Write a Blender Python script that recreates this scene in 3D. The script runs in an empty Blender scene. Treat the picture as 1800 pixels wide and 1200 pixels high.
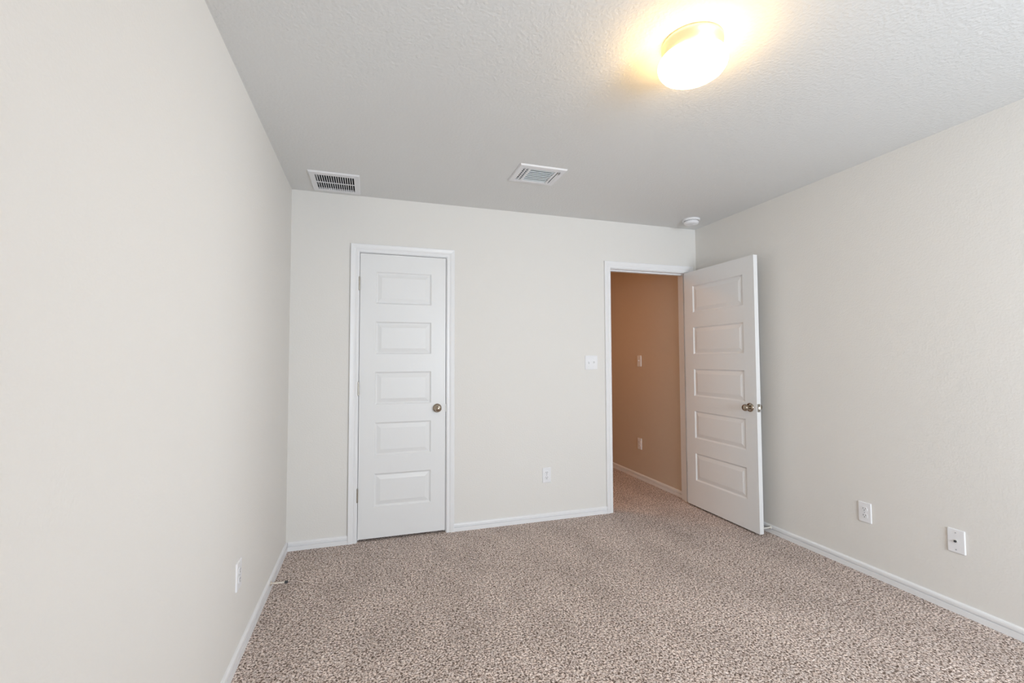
import bpy, bmesh, math
from mathutils import Vector, Matrix

C = bpy.context.scene.collection
SC = bpy.context.scene
PI = math.pi

# ------------------------------------------------------------------ camera
def make_camera():
    cx, cy, cz = 0.5267, -3.3472, 1.267
    yaw, pit, rol, f = 0.3053, 0.0404, -0.0030, 788.384
    s, c = math.sin(yaw), math.cos(yaw)
    fw, rt, up = Vector((s, c, 0)), Vector((c, -s, 0)), Vector((0, 0, 1))
    F = fw * math.cos(pit) + up * math.sin(pit)
    U = up * math.cos(pit) - fw * math.sin(pit)
    R2 = rt * math.cos(rol) + U * math.sin(rol)
    U2 = U * math.cos(rol) - rt * math.sin(rol)
    cam = bpy.data.cameras.new('camera')
    cam.sensor_fit = 'HORIZONTAL'
    cam.sensor_width = 36.0
    cam.lens = f / 1800 * 36.0
    cam.clip_start = 0.02
    o = bpy.data.objects.new('camera', cam)
    m = Matrix((R2, U2, -F)).transposed().to_4x4()
    m.translation = (cx, cy, cz)
    o.matrix_world = m
    C.objects.link(o)
    SC.camera = o
make_camera()

# ------------------------------------------------------------------ world, daylight, exposure
SC.view_settings.view_transform = 'Standard'
SC.view_settings.look = 'None'
SC.view_settings.gamma = 1.0
SC.view_settings.use_curve_mapping = False
SC.view_settings.exposure = 0.0

W, H = 3.331, 2.44                 # room width and height
YR = -4.70                         # inner face of the rear wall
WIN = (1.60, 2.95, 0.62, 2.05)     # window opening in the rear wall: x0 x1 z0 z1

world = bpy.data.worlds.new('sky')
SC.world = world
world.use_nodes = True
bg = world.node_tree.nodes['Background']
bg.inputs[0].default_value = (0.80, 0.90, 1.0, 1)
bg.inputs[1].default_value = 1.5

def area(name, loc, rot, sx, sy, power, color, spread=180):
    l = bpy.data.lights.new(name, 'AREA')
    l.shape = 'RECTANGLE'; l.size = sx; l.size_y = sy
    l.energy = power; l.color = color; l.spread = math.radians(spread)
    o = bpy.data.objects.new(name, l)
    o.location = loc; o.rotation_euler = rot
    C.objects.link(o)
    return o
# daylight coming in through the rear window
area('window_daylight', ((WIN[0] + WIN[1]) / 2, YR - 0.22, (WIN[2] + WIN[3]) / 2), (math.radians(90), 0, 0),
     WIN[1] - WIN[0] + 0.1, WIN[3] - WIN[2] + 0.1, 139, (0.850, 0.948, 1.04))
WN2 = (-4.40, -3.30, 0.62, 2.05)   # unseen window added in right wall to brighten left wall: y0 y1 z0 z1
area('added_side_window_light', (W + 0.22, (WN2[0] + WN2[1]) / 2, (WN2[2] + WN2[3]) / 2), (math.radians(90), 0, math.radians(90)),
     WN2[1] - WN2[0] + 0.1, WN2[3] - WN2[2] + 0.1, 63, (0.900, 0.945, 0.99))

# warm flush ceiling lamp of the hallway, out of sight beyond the left door jamb
area('hallway_lamp', (1.68, 0.95, 2.40), (0, 0, 0), 0.24, 0.24, 9.5, (1.0, 0.47, 0.17))

# ------------------------------------------------------------------ materials
def mat(name, color, rough=0.5, metal=0.0, bump=None, mottle=None, spec=0.5, emit=None):
    m = bpy.data.materials.new(name); m.use_nodes = True
    nt = m.node_tree; b = nt.nodes['Principled BSDF']
    b.inputs['Base Color'].default_value = (*color, 1)
    b.inputs['Roughness'].default_value = rough
    b.inputs['Metallic'].default_value = metal
    b.inputs['Specular IOR Level'].default_value = spec
    tc = nt.nodes.new('ShaderNodeTexCoord')
    if mottle:
        sc, amt = mottle
        n = nt.nodes.new('ShaderNodeTexNoise'); n.inputs['Scale'].default_value = sc
        n.inputs['Detail'].default_value = 3
        nt.links.new(tc.outputs['Object'], n.inputs['Vector'])
        r = nt.nodes.new('ShaderNodeValToRGB')
        r.color_ramp.elements[0].position = 0.3; r.color_ramp.elements[1].position = 0.7
        r.color_ramp.elements[0].color = (*[c * (1 - amt) for c in color], 1)
        r.color_ramp.elements[1].color = (*[min(1, c * (1 + amt)) for c in color], 1)
        nt.links.new(n.outputs['Fac'], r.inputs['Fac'])
        nt.links.new(r.outputs['Color'], b.inputs['Base Color'])
    if bump:
        sc, dist, det = bump
        n = nt.nodes.new('ShaderNodeTexNoise'); n.inputs['Scale'].default_value = sc
        n.inputs['Detail'].default_value = det
        nt.links.new(tc.outputs['Object'], n.inputs['Vector'])
        bp = nt.nodes.new('ShaderNodeBump'); bp.inputs['Distance'].default_value = dist
        bp.inputs['Strength'].default_value = 1.0
        nt.links.new(n.outputs['Fac'], bp.inputs['Height'])
        nt.links.new(bp.outputs['Normal'], b.inputs['Normal'])
    if emit:
        b.inputs['Emission Color'].default_value = (*emit[0], 1)
        b.inputs['Emission Strength'].default_value = emit[1]
    return m

WALL = (0.800, 0.778, 0.745)
M_wall = mat('greige wall paint', WALL, 0.75, bump=(110, 0.0011, 2), spec=0.25)
M_hall = mat('tan hallway paint', (0.65, 0.55, 0.45), 0.75, bump=(110, 0.0007, 2), spec=0.25)
M_ceil = mat('textured white ceiling paint', (0.77, 0.77, 0.76), 0.85, bump=(75, 0.0024, 3), spec=0.2)
M_trim = mat('white semi-gloss trim paint', (0.86, 0.86, 0.87), 0.35, mottle=(6, 0.006))
M_door = mat('white door paint', (0.82, 0.82, 0.82), 0.4, bump=(120, 0.0002, 2))
M_plate = mat('white plastic', (0.86, 0.86, 0.88), 0.3, mottle=(30, 0.01))
M_slot = mat('dark slot', (0.03, 0.03, 0.035), 0.6, mottle=(40, 0.1))
M_grey = mat('grey screw paint', (0.45, 0.45, 0.46), 0.4, mottle=(60, 0.05))
M_nickel = mat('satin nickel', (0.40, 0.335, 0.265), 0.14, 1.0, mottle=(25, 0.04))
M_hinge = mat('brushed nickel hinge', (0.42, 0.39, 0.34), 0.35, 1.0, mottle=(40, 0.05))
M_vent = mat('white vent enamel', (0.82, 0.82, 0.84), 0.35, mottle=(20, 0.01))
M_blade = mat('pale blue-white louver enamel', (0.72, 0.78, 0.80), 0.35, mottle=(20, 0.02))
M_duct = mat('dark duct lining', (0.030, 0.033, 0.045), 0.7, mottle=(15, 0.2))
M_duct2 = mat('grey-teal duct lining', (0.06, 0.08, 0.088), 0.6, mottle=(15, 0.2))
M_band = mat('pale brass lamp band', (0.96, 0.87, 0.64), 0.42, 1.0, mottle=(20, 0.02))
M_globe = mat('frosted lamp glass', (0.95, 0.92, 0.85), 0.3, mottle=(9, 0.02), emit=((1.0, 0.64, 0.23), 23.0))
M_rubber = mat('black rubber', (0.05, 0.05, 0.055), 0.7, mottle=(50, 0.2))
M_stopw = mat('ivory rubber tip', (0.75, 0.73, 0.68), 0.6, mottle=(50, 0.03))
M_steel = mat('pale steel rod', (0.78, 0.72, 0.64), 0.3, 1.0, mottle=(50, 0.03))
M_glass = bpy.data.materials.new('window glass'); M_glass.use_nodes = True
_nt = M_glass.node_tree; _nt.nodes.remove(_nt.nodes['Principled BSDF'])
_t = _nt.nodes.new('ShaderNodeBsdfTransparent'); _g = _nt.nodes.new('ShaderNodeBsdfGlossy')
_f = _nt.nodes.new('ShaderNodeFresnel'); _x = _nt.nodes.new('ShaderNodeMixShader')
_g.inputs['Roughness'].default_value = 0.02
_nt.links.new(_f.outputs[0], _x.inputs[0]); _nt.links.new(_t.outputs[0], _x.inputs[1])
_nt.links.new(_g.outputs[0], _x.inputs[2]); _nt.links.new(_x.outputs[0], _nt.nodes['Material Output'].inputs[0])

def carpet_material():
    m = bpy.data.materials.new('speckled frieze carpet'); m.use_nodes = True
    nt = m.node_tree; b = nt.nodes['Principled BSDF']; L = nt.links.new
    b.inputs['Roughness'].default_value = 0.95; b.inputs['Specular IOR Level'].default_value = 0.1
    tc = nt.nodes.new('ShaderNodeTexCoord')
    n1 = nt.nodes.new('ShaderNodeTexNoise'); n1.inputs['Scale'].default_value = 118
    n1.inputs['Detail'].default_value = 2.5; n1.inputs['Roughness'].default_value = 0.6
    n1.inputs['Distortion'].default_value = 0.6
    L(tc.outputs['Object'], n1.inputs['Vector'])
    r = nt.nodes.new('ShaderNodeValToRGB'); e = r.color_ramp.elements
    e[0].position = 0.37; e[0].color = (0.095, 0.070, 0.056, 1)
    e[1].position = 0.66; e[1].color = (0.88, 0.80, 0.755, 1)
    for pos, col in ((0.445, (0.26, 0.205, 0.175)), (0.52, (0.555, 0.48, 0.435)), (0.59, (0.67, 0.595, 0.555))):
        k = e.new(pos); k.color = (*col, 1)
    L(n1.outputs['Fac'], r.inputs['Fac'])
    # vacuumed pile: shading of its lay painted in as soft broad tones
    n2 = nt.nodes.new('ShaderNodeTexNoise'); n2.inputs['Scale'].default_value = 3.2
    n2.inputs['Detail'].default_value = 2.0
    mp = nt.nodes.new('ShaderNodeMapping'); mp.inputs['Scale'].default_value = (1.3, 0.7, 1)
    mp.inputs['Rotation'].default_value = (0, 0, 0.5)
    L(tc.outputs['Object'], mp.inputs['Vector']); L(mp.outputs[0], n2.inputs['Vector'])
    mr = nt.nodes.new('ShaderNodeMapRange')
    mr.inputs['From Min'].default_value = 0.3; mr.inputs['From Max'].default_value = 0.7
    mr.inputs['To Min'].default_value = 1.06; mr.inputs['To Max'].default_value = 1.28
    L(n2.outputs['Fac'], mr.inputs['Value'])
    # yarn hue: some flecks redder, some greyer
    n3 = nt.nodes.new('ShaderNodeTexNoise'); n3.inputs['Scale'].default_value = 60; n3.inputs['Detail'].default_value = 1.0
    L(tc.outputs['Object'], n3.inputs['Vector'])
    r3 = nt.nodes.new('ShaderNodeValToRGB'); e3 = r3.color_ramp.elements
    e3[0].position = 0.35; e3[0].color = (1.03, 0.975, 0.945, 1)
    e3[1].position = 0.65; e3[1].color = (0.99, 0.985, 1.0, 1)
    L(n3.outputs['Fac'], r3.inputs['Fac'])
    m3 = nt.nodes.new('ShaderNodeMix'); m3.data_type = 'RGBA'; m3.blend_type = 'MULTIPLY'
    m3.inputs[0].default_value = 1.0
    L(r.outputs['Color'], m3.inputs[6]); L(r3.outputs['Color'], m3.inputs[7])
    mx = nt.nodes.new('ShaderNodeMix'); mx.data_type = 'RGBA'; mx.blend_type = 'MULTIPLY'
    mx.inputs[0].default_value = 1.0
    L(m3.outputs[2], mx.inputs[6]); L(mr.outputs['Result'], mx.inputs[7])
    L(mx.outputs[2], b.inputs['Base Color'])
    bp = nt.nodes.new('ShaderNodeBump'); bp.inputs['Distance'].default_value = 0.006
    bp.inputs['Strength'].default_value = 0.8
    L(n1.outputs['Fac'], bp.inputs['Height']); L(bp.outputs['Normal'], b.inputs['Normal'])
    return m
M_carpet = carpet_material()

# ------------------------------------------------------------------ mesh helpers
def box(bm, x0, x1, y0, y1, z0, z1):
    v = [bm.verts.new(p) for p in ((x0, y0, z0), (x1, y0, z0), (x1, y1, z0), (x0, y1, z0),
                                   (x0, y0, z1), (x1, y0, z1), (x1, y1, z1), (x0, y1, z1))]
    for q in ((3, 2, 1, 0), (4, 5, 6, 7), (0, 1, 5, 4), (1, 2, 6, 5), (2, 3, 7, 6), (3, 0, 4, 7)):
        bm.faces.new([v[i] for i in q])
    return v

def boxes(*bs):
    bm = bmesh.new()
    for b in bs:
        box(bm, *b)
    return bm

def lathe(bm, prof, seg=48, axis='Z', off=(0, 0, 0), smooth=True):
    """revolve (r, h) pairs about an axis; h runs along the axis"""
    def P(r, a, h):
        c, s = r * math.cos(a), r * math.sin(a)
        p = {'Z': (c, s, h), 'Y': (c, h, s), 'X': (h, c, s)}[axis]
        return (p[0] + off[0], p[1] + off[1], p[2] + off[2])
    rings = []
    for r, h in prof:
        if r < 1e-6:
            rings.append([bm.verts.new(P(0, 0, h))])
        else:
            rings.append([bm.verts.new(P(r, 2 * PI * k / seg, h)) for k in range(seg)])
    for a, b in zip(rings, rings[1:]):
        for k in range(seg):
            k2 = (k + 1) % seg
            if len(a) == 1 and len(b) == 1: continue
            if len(a) == 1: f = bm.faces.new((a[0], b[k2], b[k]))
            elif len(b) == 1: f = bm.faces.new((a[k], a[k2], b[0]))
            else: f = bm.faces.new((a[k], a[k2], b[k2], b[k]))
            f.smooth = smooth
    return rings

def sweep(bm, path, prof, closed_ends=True):
    """path: list of (point, side direction, rise direction); prof: (u, v) closed loop"""
    rings = []
    for p, du, dv in path:
        rings.append([bm.verts.new(Vector(p) + Vector(du) * u + Vector(dv) * v) for u, v in prof])
    n = len(prof)
    for a, b in zip(rings, rings[1:]):
        for k in range(n):
            bm.faces.new((a[k], a[(k + 1) % n], b[(k + 1) % n], b[k]))
    if closed_ends:
        bm.faces.new(rings[0]); bm.faces.new(list(reversed(rings[-1])))

def rrect(w, h, r, n=5):
    pts = []
    for cx, cz, a0 in ((w / 2 - r, h / 2 - r, 0), (-w / 2 + r, h / 2 - r, 90), (-w / 2 + r, -h / 2 + r, 180), (w / 2 - r, -h / 2 + r, 270)):
        for k in range(n + 1):
            a = math.radians(a0 + 90 * k / n)
            pts.append((cx + r * math.cos(a), cz + r * math.sin(a)))
    return pts

def plate(bm, w, h, d, r=0.004, bev=0.003):
    """a face plate in local X-Z lying on y=0 and rising to y=-d, softened rim"""
    loops = []
    for (ins, y) in ((0, 0), (0, -d + bev), (bev * 0.35, -d + bev * 0.35), (bev, -d)):
        loops.append([bm.verts.new((x, y, z)) for x, z in rrect(w - 2 * ins, h - 2 * ins, max(r - ins, 0.0008))])
    n = len(loops[0])
    for a, b in zip(loops, loops[1:]):
        for k in range(n):
            bm.faces.new((a[k], a[(k + 1) % n], b[(k + 1) % n], b[k]))
    bm.faces.new(loops[0]); bm.faces.new(loops[-1])

def obj(name, bm, m, parent=None, loc=None):
    bmesh.ops.recalc_face_normals(bm, faces=bm.faces[:])
    me = bpy.data.meshes.new(name); bm.to_mesh(me); bm.free()
    me.materials.append(m)
    o = bpy.data.objects.new(name, me); C.objects.link(o)
    if parent: o.parent = parent
    if loc: o.location = loc
    return o

def tag(o, label, cat, group=None, kind=None):
    o['label'] = label; o['category'] = cat
    if group: o['group'] = group
    if kind: o['kind'] = kind
    return o

def struct(name, bm, m, label, cat):
    return tag(obj(name, bm, m), label, cat, kind='structure')

def empty(name, loc, rz, label, cat, group=None, kind=None):
    o = bpy.data.objects.new(name, None); C.objects.link(o)
    o.location = loc; o.rotation_euler = (0, 0, rz); o.empty_display_size = 0.1
    return tag(o, label, cat, group, kind)

def copy_tree(o, parent=None):
    c = o.copy(); C.objects.link(c); c.parent = parent
    for ch in list(o.children):
        copy_tree(ch, c)
    return c

# ------------------------------------------------------------------ room shell
T = 0.12
HX0, HX1, HY1 = 1.50, 3.262, 3.50          # hallway box behind the entry door
EJ0, EJ1, EJZ = 2.458, 3.2285, 2.035       # entry opening between jambs
CJ0, CJ1, CJZ = 0.4475, 1.0645, 2.034      # closet opening between jambs
JT = 0.018                                 # jamb board thickness

struct('floor', boxes((-0.1, W + 0.1, YR - T, HY1 + 0.1, -0.12, 0.0)), M_carpet,
       'brown and cream speckled carpet covering the whole floor', 'carpet')
RV = (0.175, 0.422, -0.342, -0.084)        # hole for the return vent
SR = (1.398, 1.652, -0.812, -0.625)        # hole for the supply register
ZC0, ZC1 = H, H + 0.10
struct('ceiling', boxes((-T, W + T, YR - T, SR[2], ZC0, ZC1),
                        (-T, SR[0], SR[2], RV[2], ZC0, ZC1), (SR[1], W + T, SR[2], SR[3], ZC0, ZC1),
                        (SR[0], W + T, SR[3], RV[2], ZC0, ZC1),
                        (-T, RV[0], RV[2], RV[3], ZC0, ZC1), (RV[1], W + T, RV[2], RV[3], ZC0, ZC1),
                        (-T, W + T, RV[3], T, ZC0, ZC1)), M_ceil,
       'pale textured bedroom ceiling with two vents and a lamp', 'ceiling')
struct('wall_left', boxes((-T, 0, YR - T, T, 0, H)), M_wall, 'bright greige wall along the left side', 'wall')
y0, y1, z0, z1 = WN2
struct('wall_right', boxes((W, W + T, YR - T, y0, 0, H), (W, W + T, y1, T, 0, H), (W, W + T, y0, y1, 0, z0), (W, W + T, y0, y1, z1, H)), M_wall, 'lightly textured greige wall on the right behind the open door', 'wall')
struct('wall_back', boxes((0, CJ0 - JT, 0, T, 0, H), (CJ0 - JT, CJ1 + JT, 0, T, CJZ + JT, H),
                          (CJ1 + JT, EJ0 - JT, 0, T, 0, H), (EJ0 - JT, EJ1 + JT, 0, T, EJZ + JT, H),
                          (EJ1 + JT, W, 0, T, 0, H)), M_wall,
       'greige far wall holding the closed closet door and the open doorway', 'wall')
x0, x1, z0, z1 = WIN
struct('wall_rear', boxes((0, x0, YR - T, YR, 0, H), (x1, W, YR - T, YR, 0, H),
                          (x0, x1, YR - T, YR, 0, z0), (x0, x1, YR - T, YR, z1, H)), M_wall,
       'greige wall with the window, opposite the closet', 'wall')
# closet box behind the closed door
struct('wall_closet', boxes((CJ0 - JT - 0.3, CJ1 + 0.4, 0.75, 0.80, 0, H), (CJ0 - JT - 0.35, CJ0 - JT - 0.30, T, 0.8, 0, H),
                            (CJ1 + 0.35, CJ1 + 0.40, T, 0.75, 0, H)), M_wall, 'closet walls hidden behind the closed door', 'wall')
struct('ceiling_closet', boxes((CJ0 - 0.4, CJ1 + 0.42, T, 0.82, H, H + 0.1)), M_ceil, 'closet ceiling hidden behind the closed door', 'ceiling')
# hallway
struct('wall_hallway_right', boxes((HX1, HX1 + 0.1, T, HY1, 0, H)), M_hall, 'dim warm brown hallway wall seen through the doorway', 'wall')
struct('wall_hallway_left', boxes((HX0 - 0.1, HX0, T, HY1, 0, H)), M_hall, 'left hallway wall hidden behind the far wall', 'wall')
struct('wall_hallway_end', boxes((HX0 - 0.1, HX1 + 0.1, HY1, HY1 + 0.1, 0, H)), M_hall, 'end wall of the hallway', 'wall')
struct('ceiling_hallway', boxes((HX0 - 0.1, HX1 + 0.1, T, HY1 + 0.1, H, H + 0.1)), M_ceil, 'hallway ceiling above the doorway', 'ceiling')

# window (behind the camera, the source of the daylight)
wr = struct('window_1', boxes((x0, x0 + 0.05, YR - 0.09, YR - 0.03, z0, z1), (x1 - 0.05, x1, YR - 0.09, YR - 0.03, z0, z1),
                              (x0 + 0.05, x1 - 0.05, YR - 0.09, YR - 0.03, z0, z0 + 0.05), (x0 + 0.05, x1 - 0.05, YR - 0.09, YR - 0.03, z1 - 0.05, z1),
                              (x0 + 0.05, x1 - 0.05, YR - 0.085, YR - 0.035, (z0 + z1) / 2 - 0.02, (z0 + z1) / 2 + 0.02)),
            M_trim, 'white framed window in the wall opposite the closet', 'window')
obj('glass_pane', boxes((x0 + 0.05, x1 - 0.05, YR - 0.064, YR - 0.060, z0 + 0.05, z1 - 0.05)), M_glass, wr)
obj('window_sill', boxes((x0 - 0.05, x1 + 0.05, YR, YR + 0.06, z0 - 0.03, z0)), M_trim, wr)

y0, y1, z0, z1 = WN2  # frame and pane of the side window added for its light
wr = struct('added_side_window', boxes((W + 0.03, W + 0.09, y0, y0 + 0.05, z0, z1), (W + 0.03, W + 0.09, y1 - 0.05, y1, z0, z1),
                              (W + 0.03, W + 0.09, y0 + 0.05, y1 - 0.05, z0, z0 + 0.05), (W + 0.03, W + 0.09, y0 + 0.05, y1 - 0.05, z1 - 0.05, z1),
                              (W + 0.035, W + 0.085, y0 + 0.05, y1 - 0.05, (z0 + z1) / 2 - 0.02, (z0 + z1) / 2 + 0.02)),
            M_trim, 'added white framed window in the right wall, unseen behind the camera', 'window')
obj('glass_pane', boxes((W + 0.060, W + 0.064, y0 + 0.05, y1 - 0.05, z0 + 0.05, z1 - 0.05)), M_glass, wr)
obj('window_sill', boxes((W - 0.06, W, y0 - 0.05, y1 + 0.05, z0 - 0.03, z0)), M_trim, wr)

# ------------------------------------------------------------------ baseboards
BASE = [(0, 0), (0.014, 0), (0.014, 0.0285), (0.006, 0.0300), (0.006, 0.0345), (0.0125, 0.0355), (0.0125, 0.047), (0.011, 0.053), (0.006, 0.057), (0, 0.058)]
def baseboard(name, p, q, nrm, label):
    bm = bmesh.new()
    sweep(bm, [(p, nrm, (0, 0, 1)), (q, nrm, (0, 0, 1))], BASE)
    return struct(name, bm, M_trim, label, 'baseboard')
CW = 0.056
baseboard('baseboard_left', (0, YR, 0), (0, 0, 0), (1, 0, 0), 'white grooved baseboard along the left wall')
baseboard('baseboard_right', (W, YR, 0), (W, 0, 0), (-1, 0, 0), 'white grooved baseboard along the right wall')
bm = bmesh.new()
for a, b in ((0.014, 0.3855), (1.1255, 2.3955)):
    sweep(bm, [((a, 0, 0), (0, -1, 0), (0, 0, 1)), ((b, 0, 0), (0, -1, 0), (0, 0, 1))], BASE)
struct('baseboard_back', bm, M_trim, 'white grooved baseboard along the far wall beside the closet', 'baseboard')
baseboard('baseboard_rear', (0.014, YR, 0), (W - 0.014, YR, 0), (0, 1, 0), 'white baseboard under the window')
baseboard('baseboard_hallway', (HX1, T, 0), (HX1, HY1, 0), (-1, 0, 0), 'warm lit grooved baseboard in the hallway')

# ------------------------------------------------------------------ door casings and jambs
CAS = [(0, 0), (0, 0.010), (0.003, 0.0115), (0.016, 0.0115), (0.020, 0.0095), (0.026, 0.0125), (0.032, 0.015), (0.040, 0.016),
       (CW - 0.004, 0.0175), (CW, 0.015), (CW, 0)]
def casing(name, xl, xr, zt, label, y=0.0, ny=-1):
    s = 1.0
    bm = bmesh.new()
    sweep(bm, [((xl, y, 0), (-1, 0, 0), (0, ny, 0)), ((xl, y, zt), (-1, 0, 1), (0, ny, 0)),
               ((xr, y, zt), (1, 0, 1), (0, ny, 0)), ((xr, y, 0), (1, 0, 0), (0, ny, 0))], CAS)
    return struct(name, bm, M_trim, label, 'door casing')
def jamb(parent, xl, xr, zt, y0, y1):
    obj('jamb', boxes((xl - JT, xl, y0, y1, 0, zt + JT), (xr, xr + JT, y0, y1, 0, zt + JT), (xl, xr, y0, y1, zt, zt + JT)), M_trim, parent)
    obj('stop_moulding', boxes((xl, xl + 0.011, 0.039, 0.075, 0, zt), (xr - 0.011, xr, 0.039, 0.075, 0, zt),
                               (xl + 0.011, xr - 0.011, 0.039, 0.075, zt - 0.011, zt)), M_trim, parent)
t1 = casing('trim_1', CJ0 - 0.006, CJ1 + 0.005, CJZ + 0.004, 'white grooved casing around the closed closet door')
jamb(t1, CJ0, CJ1, CJZ, 0.0, T)
obj('strike_plate', boxes((CJ1 - 0.0015, CJ1 + 0.001, -0.0005, 0.03, 0.883, 0.940)), M_hinge, t1)['label'] = 'dark metal strike plate'
t2 = casing('trim_2', EJ0 - 0.007, EJ1 + 0.005, EJZ + 0.005, 'white grooved casing around the open doorway')
jamb(t2, EJ0, EJ1, EJZ, 0.0, T)

# ------------------------------------------------------------------ five-panel doors
def door_meshes(w, zb, zt, th, stile):
    """slab in local coordinates: hinge edge x=0, face A at y=0 (towards -y), face B at y=th"""
    tops = [1.904, 1.5435, 1.1835, 0.8235, 0.4640]; ph = 0.2345
    xs = [0, stile, w - stile, w]
    zs = [zb]
    for t in reversed(tops): zs += [t - ph, t]
    zs.append(zt)
    bm = bmesh.new()
    for y in (0, th):
        g = [[bm.verts.new((x, y, z)) for x in xs] for z in zs]
        for j in range(len(zs) - 1):
            for i in range(3):
                if i == 1 and j % 2 == 1: continue
                bm.faces.new((g[j][i], g[j][i + 1], g[j + 1][i + 1], g[j + 1][i]))
    for (xa, xb, za, zb_) in ((0, 0, zb, zt), (w, w, zb, zt)):
        v = [bm.verts.new(p) for p in ((xa, 0, za), (xa, th, za), (xa, th, zb_), (xa, 0, zb_))]; bm.faces.new(v)
    for z in (zb, zt):
        v = [bm.verts.new(p) for p in ((0, 0, z), (w, 0, z), (w, th, z), (0, th, z))]; bm.faces.new(v)
    bmesh.ops.remove_doubles(bm, verts=bm.verts[:], dist=1e-5)
    slab = bm
    panels = []
    # inset, depth: ogee down from the face, narrow flat, wide slope up to the raised field
    prof = [(0, 0), (0.003, 0.0015), (0.006, 0.0055), (0.010, 0.0085), (0.015, 0.0090), (0.040, 0.0025), (0.043, 0.0018)]
    for t in tops:
        bm = bmesh.new(); outer = []
        for side in (0, 1):
            loops = []
            for ins, d in prof:
                y = d if side == 0 else th - d
                loops.append([bm.verts.new(p) for p in ((stile + ins, y, t - ph + ins), (w - stile - ins, y, t - ph + ins),
                                                       (w - stile - ins, y, t - ins), (stile + ins, y, t - ins))])
            for a, b in zip(loops, loops[1:]):
                for k in range(4):
                    bm.faces.new((a[k], a[(k + 1) % 4], b[(k + 1) % 4], b[k]))
            bm.faces.new(loops[-1]); outer.append(loops[0])
        for k in range(4):
            bm.faces.new((outer[0][k], outer[0][(k + 1) % 4], outer[1][(k + 1) % 4], outer[1][k]))
        panels.append(bm)
    return slab, panels

def knob_mesh(bm, x, z, y, sgn):
    """rosette, neck and round knob leaving the face y in direction sgn"""
    lathe(bm, [(0, 0.0635), (0.010, 0.0632), (0.0125, 0.0618), (0.0135, 0.0605), (0.015, 0.0608), (0.019, 0.0590), (0.0235, 0.0535), (0.0258, 0.0465),
               (0.0255, 0.040), (0.0225, 0.0335), (0.0165, 0.0285), (0.0120, 0.0250), (0.0110, 0.0170), (0.0125, 0.0125)], 40, 'Y')
    for v in bm.verts: v.co = Vector((v.co.x + x, y + sgn * v.co.y, v.co.z + z))
def rosette_mesh(bm, x, z, y, sgn):
    lathe(bm, [(0, 0.0125), (0.013, 0.0125), (0.022, 0.0110), (0.029, 0.0075), (0.0325, 0.0035), (0.033, 0.0)], 40, 'Y')
    for v in bm.verts: v.co = Vector((v.co.x + x, y + sgn * v.co.y, v.co.z + z))

def make_door(name, w, zb, zt, loc, rz, label):
    th, stile = 0.035, 0.106
    slab, panels = door_meshes(w, zb, zt, th, stile)
    d = obj(name, slab, M_door); tag(d, label, 'door', kind='structure')
    d.location = loc; d.rotation_euler = (0, 0, rz)
    for p in panels: obj('panel', p, M_door, d)
    for y, sg in ((0, -1), (th, 1)):
        b = bmesh.new(); rosette_mesh(b, w - 0.061, 0.911, y, sg); ro = obj('rosette', b, M_nickel, d)
        b = bmesh.new(); knob_mesh(b, w - 0.061, 0.911, y, sg); obj('door_knob', b, M_nickel, d)['label'] = 'round satin nickel knob'
    lp = obj('latch_plate', boxes((w - 0.001, w + 0.0012, 0.005, 0.030, 0.883, 0.940)), M_hinge, d); lp['label'] = 'metal latch plate on the door edge'
    b = bmesh.new()
    v = [b.verts.new(p) for p in ((w, 0.011, 0.902), (w, 0.024, 0.902), (w + 0.010, 0.024, 0.902), (w, 0.011, 0.920), (w, 0.024, 0.920), (w + 0.010, 0.024, 0.920))]
    for q in ((0, 1, 2), (5, 4, 3), (0, 3, 4, 1), (1, 4, 5, 2), (2, 5, 3, 0)): b.faces.new([v[i] for i in q])
    obj('latch_bolt', b, M_steel, lp)
    return d
def hinge(parent, x, y, z, leaf):
    b = bmesh.new()
    L = 0.092
    prof = [(0, -L / 2 - 0.004), (0.003, -L / 2 - 0.003), (0.0035, -L / 2), (0.0062, -L / 2)]
    for k in range(1, 5):
        zz = -L / 2 + L * k / 5
        prof += [(0.0062, zz - 0.0006), (0.0050, zz), (0.0062, zz + 0.0006)]
    prof += [(0.0062, L / 2), (0.0035, L / 2), (0.003, L / 2 + 0.003), (0, L / 2 + 0.004)]
    lathe(b, prof, 20, 'Z', (x, y, z), smooth=False)
    o = obj('hinge', b, M_hinge, parent)
    obj('hinge_leaf', boxes((leaf[0], leaf[1], leaf[2], leaf[3], z - L / 2, z + L / 2)), M_hinge, o)
    return o

D1W = 0.6105
d1 = make_door('door_1', D1W, 0.017, 2.0305, (0.4507, 0.002, 0), 0, 'closed white five-panel closet door with a round knob')
for z in (1.811, 1.066, 0.323):
    hinge(d1, -0.0045, -0.0085, z, (-0.0028, -0.0005, -0.006, 0.030))
# entry door: same build, swung 90 degrees into the room; its hallway face looks left
D2W = 0.762
d2 = make_door('door_2', D2W, 0.013, 2.030, (0, 0, 0), 0, 'open white five-panel door swung into the room beside the right wall')
# local x (hinge to latch) -> world -y ; local y=0 face -> room face when shut -> looks +x when open
d2.location = (3.2255, -0.0115, 0)
d2.rotation_euler = (0, 0, -PI / 2)
# rotation by -90 deg sends local y to +x; mirror the slab so that its hallway face looks left
for o in [d2] + list(d2.children_recursive):
    o.data = o.data.copy()
for o in [d2] + list(d2.children_recursive):
    for v in o.data.vertices: v.co.y = v.co.y - 0.035
for z in (1.811, 1.066, 0.323):
    hinge(d2, -0.0065, 0.0055, z, (-0.0075, -0.0010, -0.030, 0.000))

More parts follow.
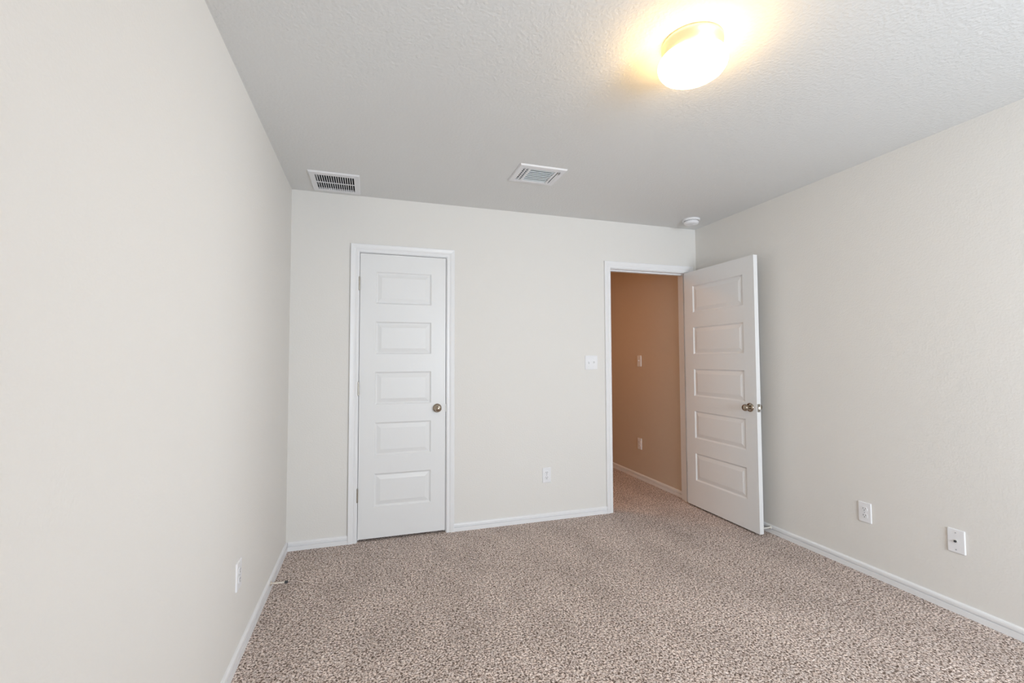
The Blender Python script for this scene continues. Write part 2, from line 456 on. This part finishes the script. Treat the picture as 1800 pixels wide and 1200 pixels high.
# ------------------------------------------------------------------ wall plates
def screw(bm, x, y, z):
    lathe(bm, [(0.0032, 0), (0.0032, -0.0012), (0.0022, -0.0019), (0, -0.0021)], 16, 'Y', (x, y, z))
def make_outlet(label, loc, rz, group):
    r = empty('power_outlet', loc, rz, label, 'outlet', group)
    b = bmesh.new(); plate(b, 0.0715, 0.1165, 0.0065); obj('wall_plate', b, M_plate, r)
    for dz in (0.0195, -0.0195):
        b = bmesh.new()
        pts = [(0.0172 * math.cos(a), max(-0.0135, min(0.0135, 0.0172 * math.sin(a)))) for a in [2 * PI * k / 40 for k in range(40)]]
        l0 = [b.verts.new((x, -0.006, z + dz)) for x, z in pts]
        l1 = [b.verts.new((x, -0.0079, z + dz)) for x, z in pts]
        l2 = [b.verts.new((x * 0.95, -0.0085, z * 0.95 + dz)) for x, z in pts]
        for a, c in ((l0, l1), (l1, l2)):
            for k in range(40): b.faces.new((a[k], a[(k + 1) % 40], c[(k + 1) % 40], c[k]))
        b.faces.new(l2)
        rc = obj('receptacle', b, M_plate, r)
        b = boxes((-0.0076, -0.0052, -0.0089, -0.0080, dz - 0.0005, dz + 0.0085), (0.0052, 0.0076, -0.0089, -0.0080, dz + 0.0005, dz + 0.0080))
        lathe(b, [(0.0026, -0.0080), (0.0026, -0.0089), (0, -0.0089)], 16, 'Y', (0, 0, dz - 0.0065))
        obj('socket_slots', b, M_slot, rc)['label'] = 'dark socket slots'
    b = bmesh.new(); screw(b, 0, -0.0063, 0); obj('screw', b, M_grey, r)
    return r
G = 'wall outlets of the bedroom and hallway'
make_outlet('white power outlet on the far wall between closet and doorway', (1.865, 0, 0.3535), 0, G)
def outlet_copy(src, label, loc, rz):
    o = copy_tree(src); o.location = loc; o.rotation_euler = (0, 0, rz); o['label'] = label
    return o
src = bpy.data.objects['power_outlet']
outlet_copy(src, 'white power outlet on the right wall, nearer the open door', (W, -1.404, 0.358), -PI / 2)
outlet_copy(src, 'white power outlet low on the left wall, seen edge-on', (0, -1.153, 0.361), PI / 2)
outlet_copy(src, 'dim power outlet low on the hallway wall', (HX1, 0.825, 0.372), -PI / 2)

# two-gang light switch on the far wall, by the doorway
sw = empty('light_switch', (2.2675, 0, 1.241), 0, 'white double light switch plate left of the doorway', 'light switch')
b = bmesh.new(); plate(b, 0.1145, 0.1145, 0.0065); obj('wall_plate', b, M_plate, sw)
for dx, tilt in ((-0.023, -1), (0.023, 1)):
    b = boxes((dx - 0.0052, dx + 0.0052, -0.0072, -0.006, -0.0121, 0.0121)); sl = obj('toggle_slot', b, M_plate, sw)
    b = bmesh.new()
    v = [b.verts.new(p) for p in ((dx - 0.0045, -0.007, -0.008), (dx + 0.0045, -0.007, -0.008), (dx + 0.0045, -0.007, 0.008), (dx - 0.0045, -0.007, 0.008),
                                  (dx - 0.0036, -0.018, tilt * 0.0085 - 0.003), (dx + 0.0036, -0.018, tilt * 0.0085 - 0.003),
                                  (dx + 0.0036, -0.018, tilt * 0.0085 + 0.003), (dx - 0.0036, -0.018, tilt * 0.0085 + 0.003))]
    for q in ((4, 5, 6, 7), (0, 1, 5, 4), (1, 2, 6, 5), (2, 3, 7, 6), (3, 0, 4, 7)): b.faces.new([v[i] for i in q])
    obj('toggle', b, M_plate, sw)
    for dz in (0.030, -0.030):
        b = bmesh.new(); screw(b, dx, -0.0063, dz); obj('screw', b, M_plate, sw)

# hallway switch plate
hs = empty('light_switch', (HX1, 0.812, 1.248), -PI / 2, 'small single switch plate on the hallway wall, above the outlet', 'light switch')
b = bmesh.new(); plate(b, 0.0715, 0.1165, 0.0065); obj('wall_plate', b, M_plate, hs)
b = boxes((-0.0052, 0.0052, -0.0072, -0.006, -0.0121, 0.0121)); obj('toggle_slot', b, M_plate, hs)
b = boxes((-0.0042, 0.0042, -0.017, -0.007, 0.001, 0.0085)); obj('toggle', b, M_plate, hs)
for dz in (0.030, -0.030):
    b = bmesh.new(); screw(b, 0, -0.0063, dz); obj('screw', b, M_plate, hs)

# cable television plate on the right wall
cp = empty('cable_plate', (W, -1.8385, 0.3545), -PI / 2, 'white cable jack plate on the right wall, nearer the camera', 'wall plate')
b = bmesh.new(); plate(b, 0.0715, 0.1165, 0.0065); obj('wall_plate', b, M_plate, cp)
b = bmesh.new(); lathe(b, [(0.0085, -0.006), (0.0085, -0.0085), (0.0075, -0.0092), (0.0050, -0.0092)], 6, 'Y', smooth=False)
jk = obj('jack_nut', b, M_stopw, cp)
b = bmesh.new(); lathe(b, [(0.0050, -0.006), (0.0050, -0.0145), (0.0042, -0.0152), (0.0, -0.0152)], 24, 'Y')
obj('coaxial_jack', b, M_slot, cp)['label'] = 'dark coaxial jack'
for dz in (0.0415, -0.0415):
    b = bmesh.new(); screw(b, 0, -0.0063, dz); obj('screw', b, M_grey, cp)

# ------------------------------------------------------------------ baseboard door stops
def door_stop(label, loc, rz, length, tipm, rod):
    r = empty('door_stop', loc, rz, label, 'door stop')     # local +x leaves the baseboard
    b = bmesh.new(); lathe(b, [(0, 0), (0.0115, 0), (0.0115, 0.003), (0.008, 0.0055), (0.0045, 0.008), (0, 0.008)], 24, 'X'); obj('base_flange', b, rod, r)
    b = bmesh.new()
    prof = [(0.0034, 0.006)]
    n = 12
    for k in range(n):
        a = 0.008 + (length - 0.022) * k / n; s = (length - 0.022) / n
        prof += [(0.0034, a), (0.0048, a + s * 0.35), (0.0048, a + s * 0.65), (0.0034, a + s)]
    lathe(b, prof, 16, 'X'); obj('spring_rod', b, rod, r)
    b = bmesh.new(); lathe(b, [(0, length - 0.016), (0.0065, length - 0.016), (0.0075, length - 0.011), (0.0075, length - 0.003), (0.0055, length), (0, length)], 20, 'X')
    obj('rubber_tip', b, tipm, r)
    return r
door_stop('thin metal door stop on the left baseboard with a dark rubber tip', (0.0135, -0.545, 0.041), -0.10, 0.088, M_rubber, M_steel)
door_stop('pale door stop on the right baseboard, behind the open door', (W - 0.0135, -0.745, 0.041), PI, 0.088, M_stopw, M_stopw)

# ------------------------------------------------------------------ ceiling return vent
rv = empty('return_air_vent', (0.296, -0.2135, H), 0, 'white slotted return vent in the ceiling corner above the closet', 'vent')
def vent_frame(w, h, ow, oh, ocx, ocy, d):
    """sloped flange hanging below z=0 with a rectangular opening"""
    bm = bmesh.new()
    def loop(cx, cy, a, c, z): return [bm.verts.new(p) for p in ((cx - a / 2, cy - c / 2, z), (cx + a / 2, cy - c / 2, z), (cx + a / 2, cy + c / 2, z), (cx - a / 2, cy + c / 2, z))]
    L = [loop(0, 0, w, h, 0), loop(0, 0, w, h, -0.002), loop(0, 0, w - 0.010, h - 0.010, -d), loop(ocx, ocy, ow, oh, -d), loop(ocx, ocy, ow, oh, 0.004), ]
    for a, b in zip(L, L[1:]):
        for k in range(4): bm.faces.new((a[k], a[(k + 1) % 4], b[(k + 1) % 4], b[k]))
    return bm
def duct(x0, x1, y0, y1, z0, z1):
    bm = bmesh.new()
    v = box(bm, x0, x1, y0, y1, z0, z1)
    bm.faces.ensure_lookup_table()
    bm.faces.remove(bm.faces[0])
    return bm
OW, OH = 0.238, 0.249
obj('frame', vent_frame(0.306, 0.334, OW, OH, 0.0, 0.0, 0.009), M_vent, rv)
b = bmesh.new(); n = 17; p = OW / n
for k in range(n + 1):
    x = -OW / 2 + k * p
    wv = 0.0024
    v = box(b, x - wv, x + wv, -OH / 2, OH / 2, -0.0080, -0.0060)
box(b, -OW / 2, OW / 2, -0.0045, 0.0045, -0.0083, -0.0050)
obj('grille', b, M_vent, rv)
obj('duct', duct(-0.122, 0.122, -0.128, 0.128, 0.001, 0.16), M_duct, rv)['label'] = 'dark duct behind the slots'
for sx, sy in ((-0.142, 0.0), (0.142, 0.0)):
    b = bmesh.new(); lathe(b, [(0.004, -0.0085), (0.004, -0.0100), (0.002, -0.0108), (0, -0.0108)], 16, 'Z', (sx, sy, 0)); obj('screw', b, M_vent, rv)

# ------------------------------------------------------------------ ceiling supply register
sr = empty('supply_register', (1.525, -0.7235, H), 0, 'white three-way air register with louvers in the ceiling middle', 'vent')
OW, OH = 0.250, 0.183
ocx, ocy = 0.0, 0.005
obj('frame', vent_frame(0.306, 0.258, OW, OH, ocx, ocy, 0.009), M_vent, sr)
def blade(bm, p, q, wdt, ang, th=0.0012):
    """a louver blade from p to q, tilted by ang about its length"""
    p, q = Vector(p), Vector(q); ax = (q - p).normalized()
    side = Vector((0, 0, 1)).cross(ax)
    d = side * math.cos(ang) + Vector((0, 0, 1)) * math.sin(ang); nn = ax.cross(d)
    vs = []
    for e in (p, q):
        for a, c in ((-1, -1), (1, -1), (1, 1), (-1, 1)):
            vs.append(bm.verts.new(e + d * (a * wdt / 2) + nn * (c * th / 2)))
    for qd in ((0, 1, 2, 3), (7, 6, 5, 4), (0, 1, 5, 4), (1, 2, 6, 5), (2, 3, 7, 6), (3, 0, 4, 7)): bm.faces.new([vs[i] for i in qd])
XL, XM0, XM1, XR = -0.125, -0.070, 0.090, 0.125
Y0, Y1 = ocy - OH / 2, ocy + OH / 2
b = bmesh.new()
for k in range(7):
    y = Y0 + 0.021 + k * 0.0245
    blade(b, (XM0, y, -0.003), (XM1, y, -0.003), 0.0095, math.radians(-20))
obj('centre_louver', b, M_blade, sr)['label'] = 'pale blue-white centre louver blades'
b = bmesh.new()
for xa, xb in ((XL, XL + 0.007), (XL + 0.020, XL + 0.028), (XL + 0.041, XM0)):
    box(b, xa, xb, Y0, Y1, -0.0078, -0.0055)
for k in range(8):
    y = Y0 + 0.014 + k * 0.0222
    box(b, XL + 0.006, XM0, y - 0.0028, y + 0.0028, -0.0074, -0.0058)
obj('side_louver', b, M_vent, sr)
b = bmesh.new()
for xa, xb in ((XM1, XM1 + 0.015), (XM1 + 0.021, XR)):
    box(b, xa, xb, Y0, Y1, -0.0078, -0.0055)
obj('side_louver', b, M_vent, sr)
for xd in (XM0 - 0.004, XM1 - 0.001):
    obj('divider', boxes((xd, xd + 0.005, Y0, Y1, -0.0088, 0.012)), M_vent, sr)
obj('lever', boxes((0.116, 0.121, Y0 - 0.004, Y0 + 0.022, -0.016, -0.009)), M_grey, sr)
obj('duct', duct(-0.1265, 0.1265, -0.088, 0.098, 0.001, 0.09), M_duct2, sr)['label'] = 'dark duct behind the louvers'

# ------------------------------------------------------------------ smoke detector
sd = empty('smoke_detector', (3.088, -0.245, H), 0, 'round white smoke detector on the ceiling near the right corner', 'smoke detector')
b = bmesh.new(); lathe(b, [(0, 0), (0.070, 0), (0.071, -0.004), (0.070, -0.013), (0.066, -0.016), (0, -0.016)], 48, 'Z'); obj('base_ring', b, M_plate, sd)
b = bmesh.new(); lathe(b, [(0.056, -0.015), (0.060, -0.022), (0.059, -0.034), (0.052, -0.042), (0.040, -0.045), (0, -0.046)], 48, 'Z'); body = obj('body', b, M_plate, sd)
b = bmesh.new()
for k in range(28):
    a = 2 * PI * k / 28; c, s = math.cos(a), math.sin(a)
    vs = [b.verts.new((c * r - s * t, s * r + c * t, z)) for z in (-0.0185, -0.0215) for r, t in ((0.055, -0.0045), (0.0602, -0.0045), (0.0602, 0.0045), (0.055, 0.0045))]
    for q in ((0, 1, 2, 3), (7, 6, 5, 4), (0, 1, 5, 4), (1, 2, 6, 5), (2, 3, 7, 6), (3, 0, 4, 7)): b.faces.new([vs[i] for i in q])
obj('vent_slots', b, M_slot, body)
b = bmesh.new(); lathe(b, [(0.012, -0.044), (0.012, -0.0475), (0.010, -0.0485), (0, -0.0485)], 24, 'Z', (0.018, -0.012, 0)); obj('test_button', b, M_plate, sd)

# ------------------------------------------------------------------ ceiling lamp
cl = empty('ceiling_light', (1.655, -2.003, H), 0, 'lit round ceiling lamp with frosted glass and a pale metal band', 'ceiling lamp')
b = bmesh.new()
lathe(b, [(0, 0), (0.1075, 0), (0.1085, -0.006), (0.1085, -0.016), (0.1055, -0.019), (0.1055, -0.031), (0.1035, -0.034), (0.1035, -0.056), (0.098, -0.058), (0, -0.058)], 72, 'Z')
obj('band', b, M_band, cl)
b = bmesh.new()
lathe(b, [(0.098, -0.056), (0.108, -0.0575), (0.1165, -0.064), (0.1215, -0.074), (0.1225, -0.084), (0.1195, -0.096), (0.111, -0.108), (0.097, -0.1175), (0.078, -0.124), (0.052, -0.128), (0.026, -0.130), (0, -0.1305)], 72, 'Z')
obj('glass_dome', b, M_globe, cl)
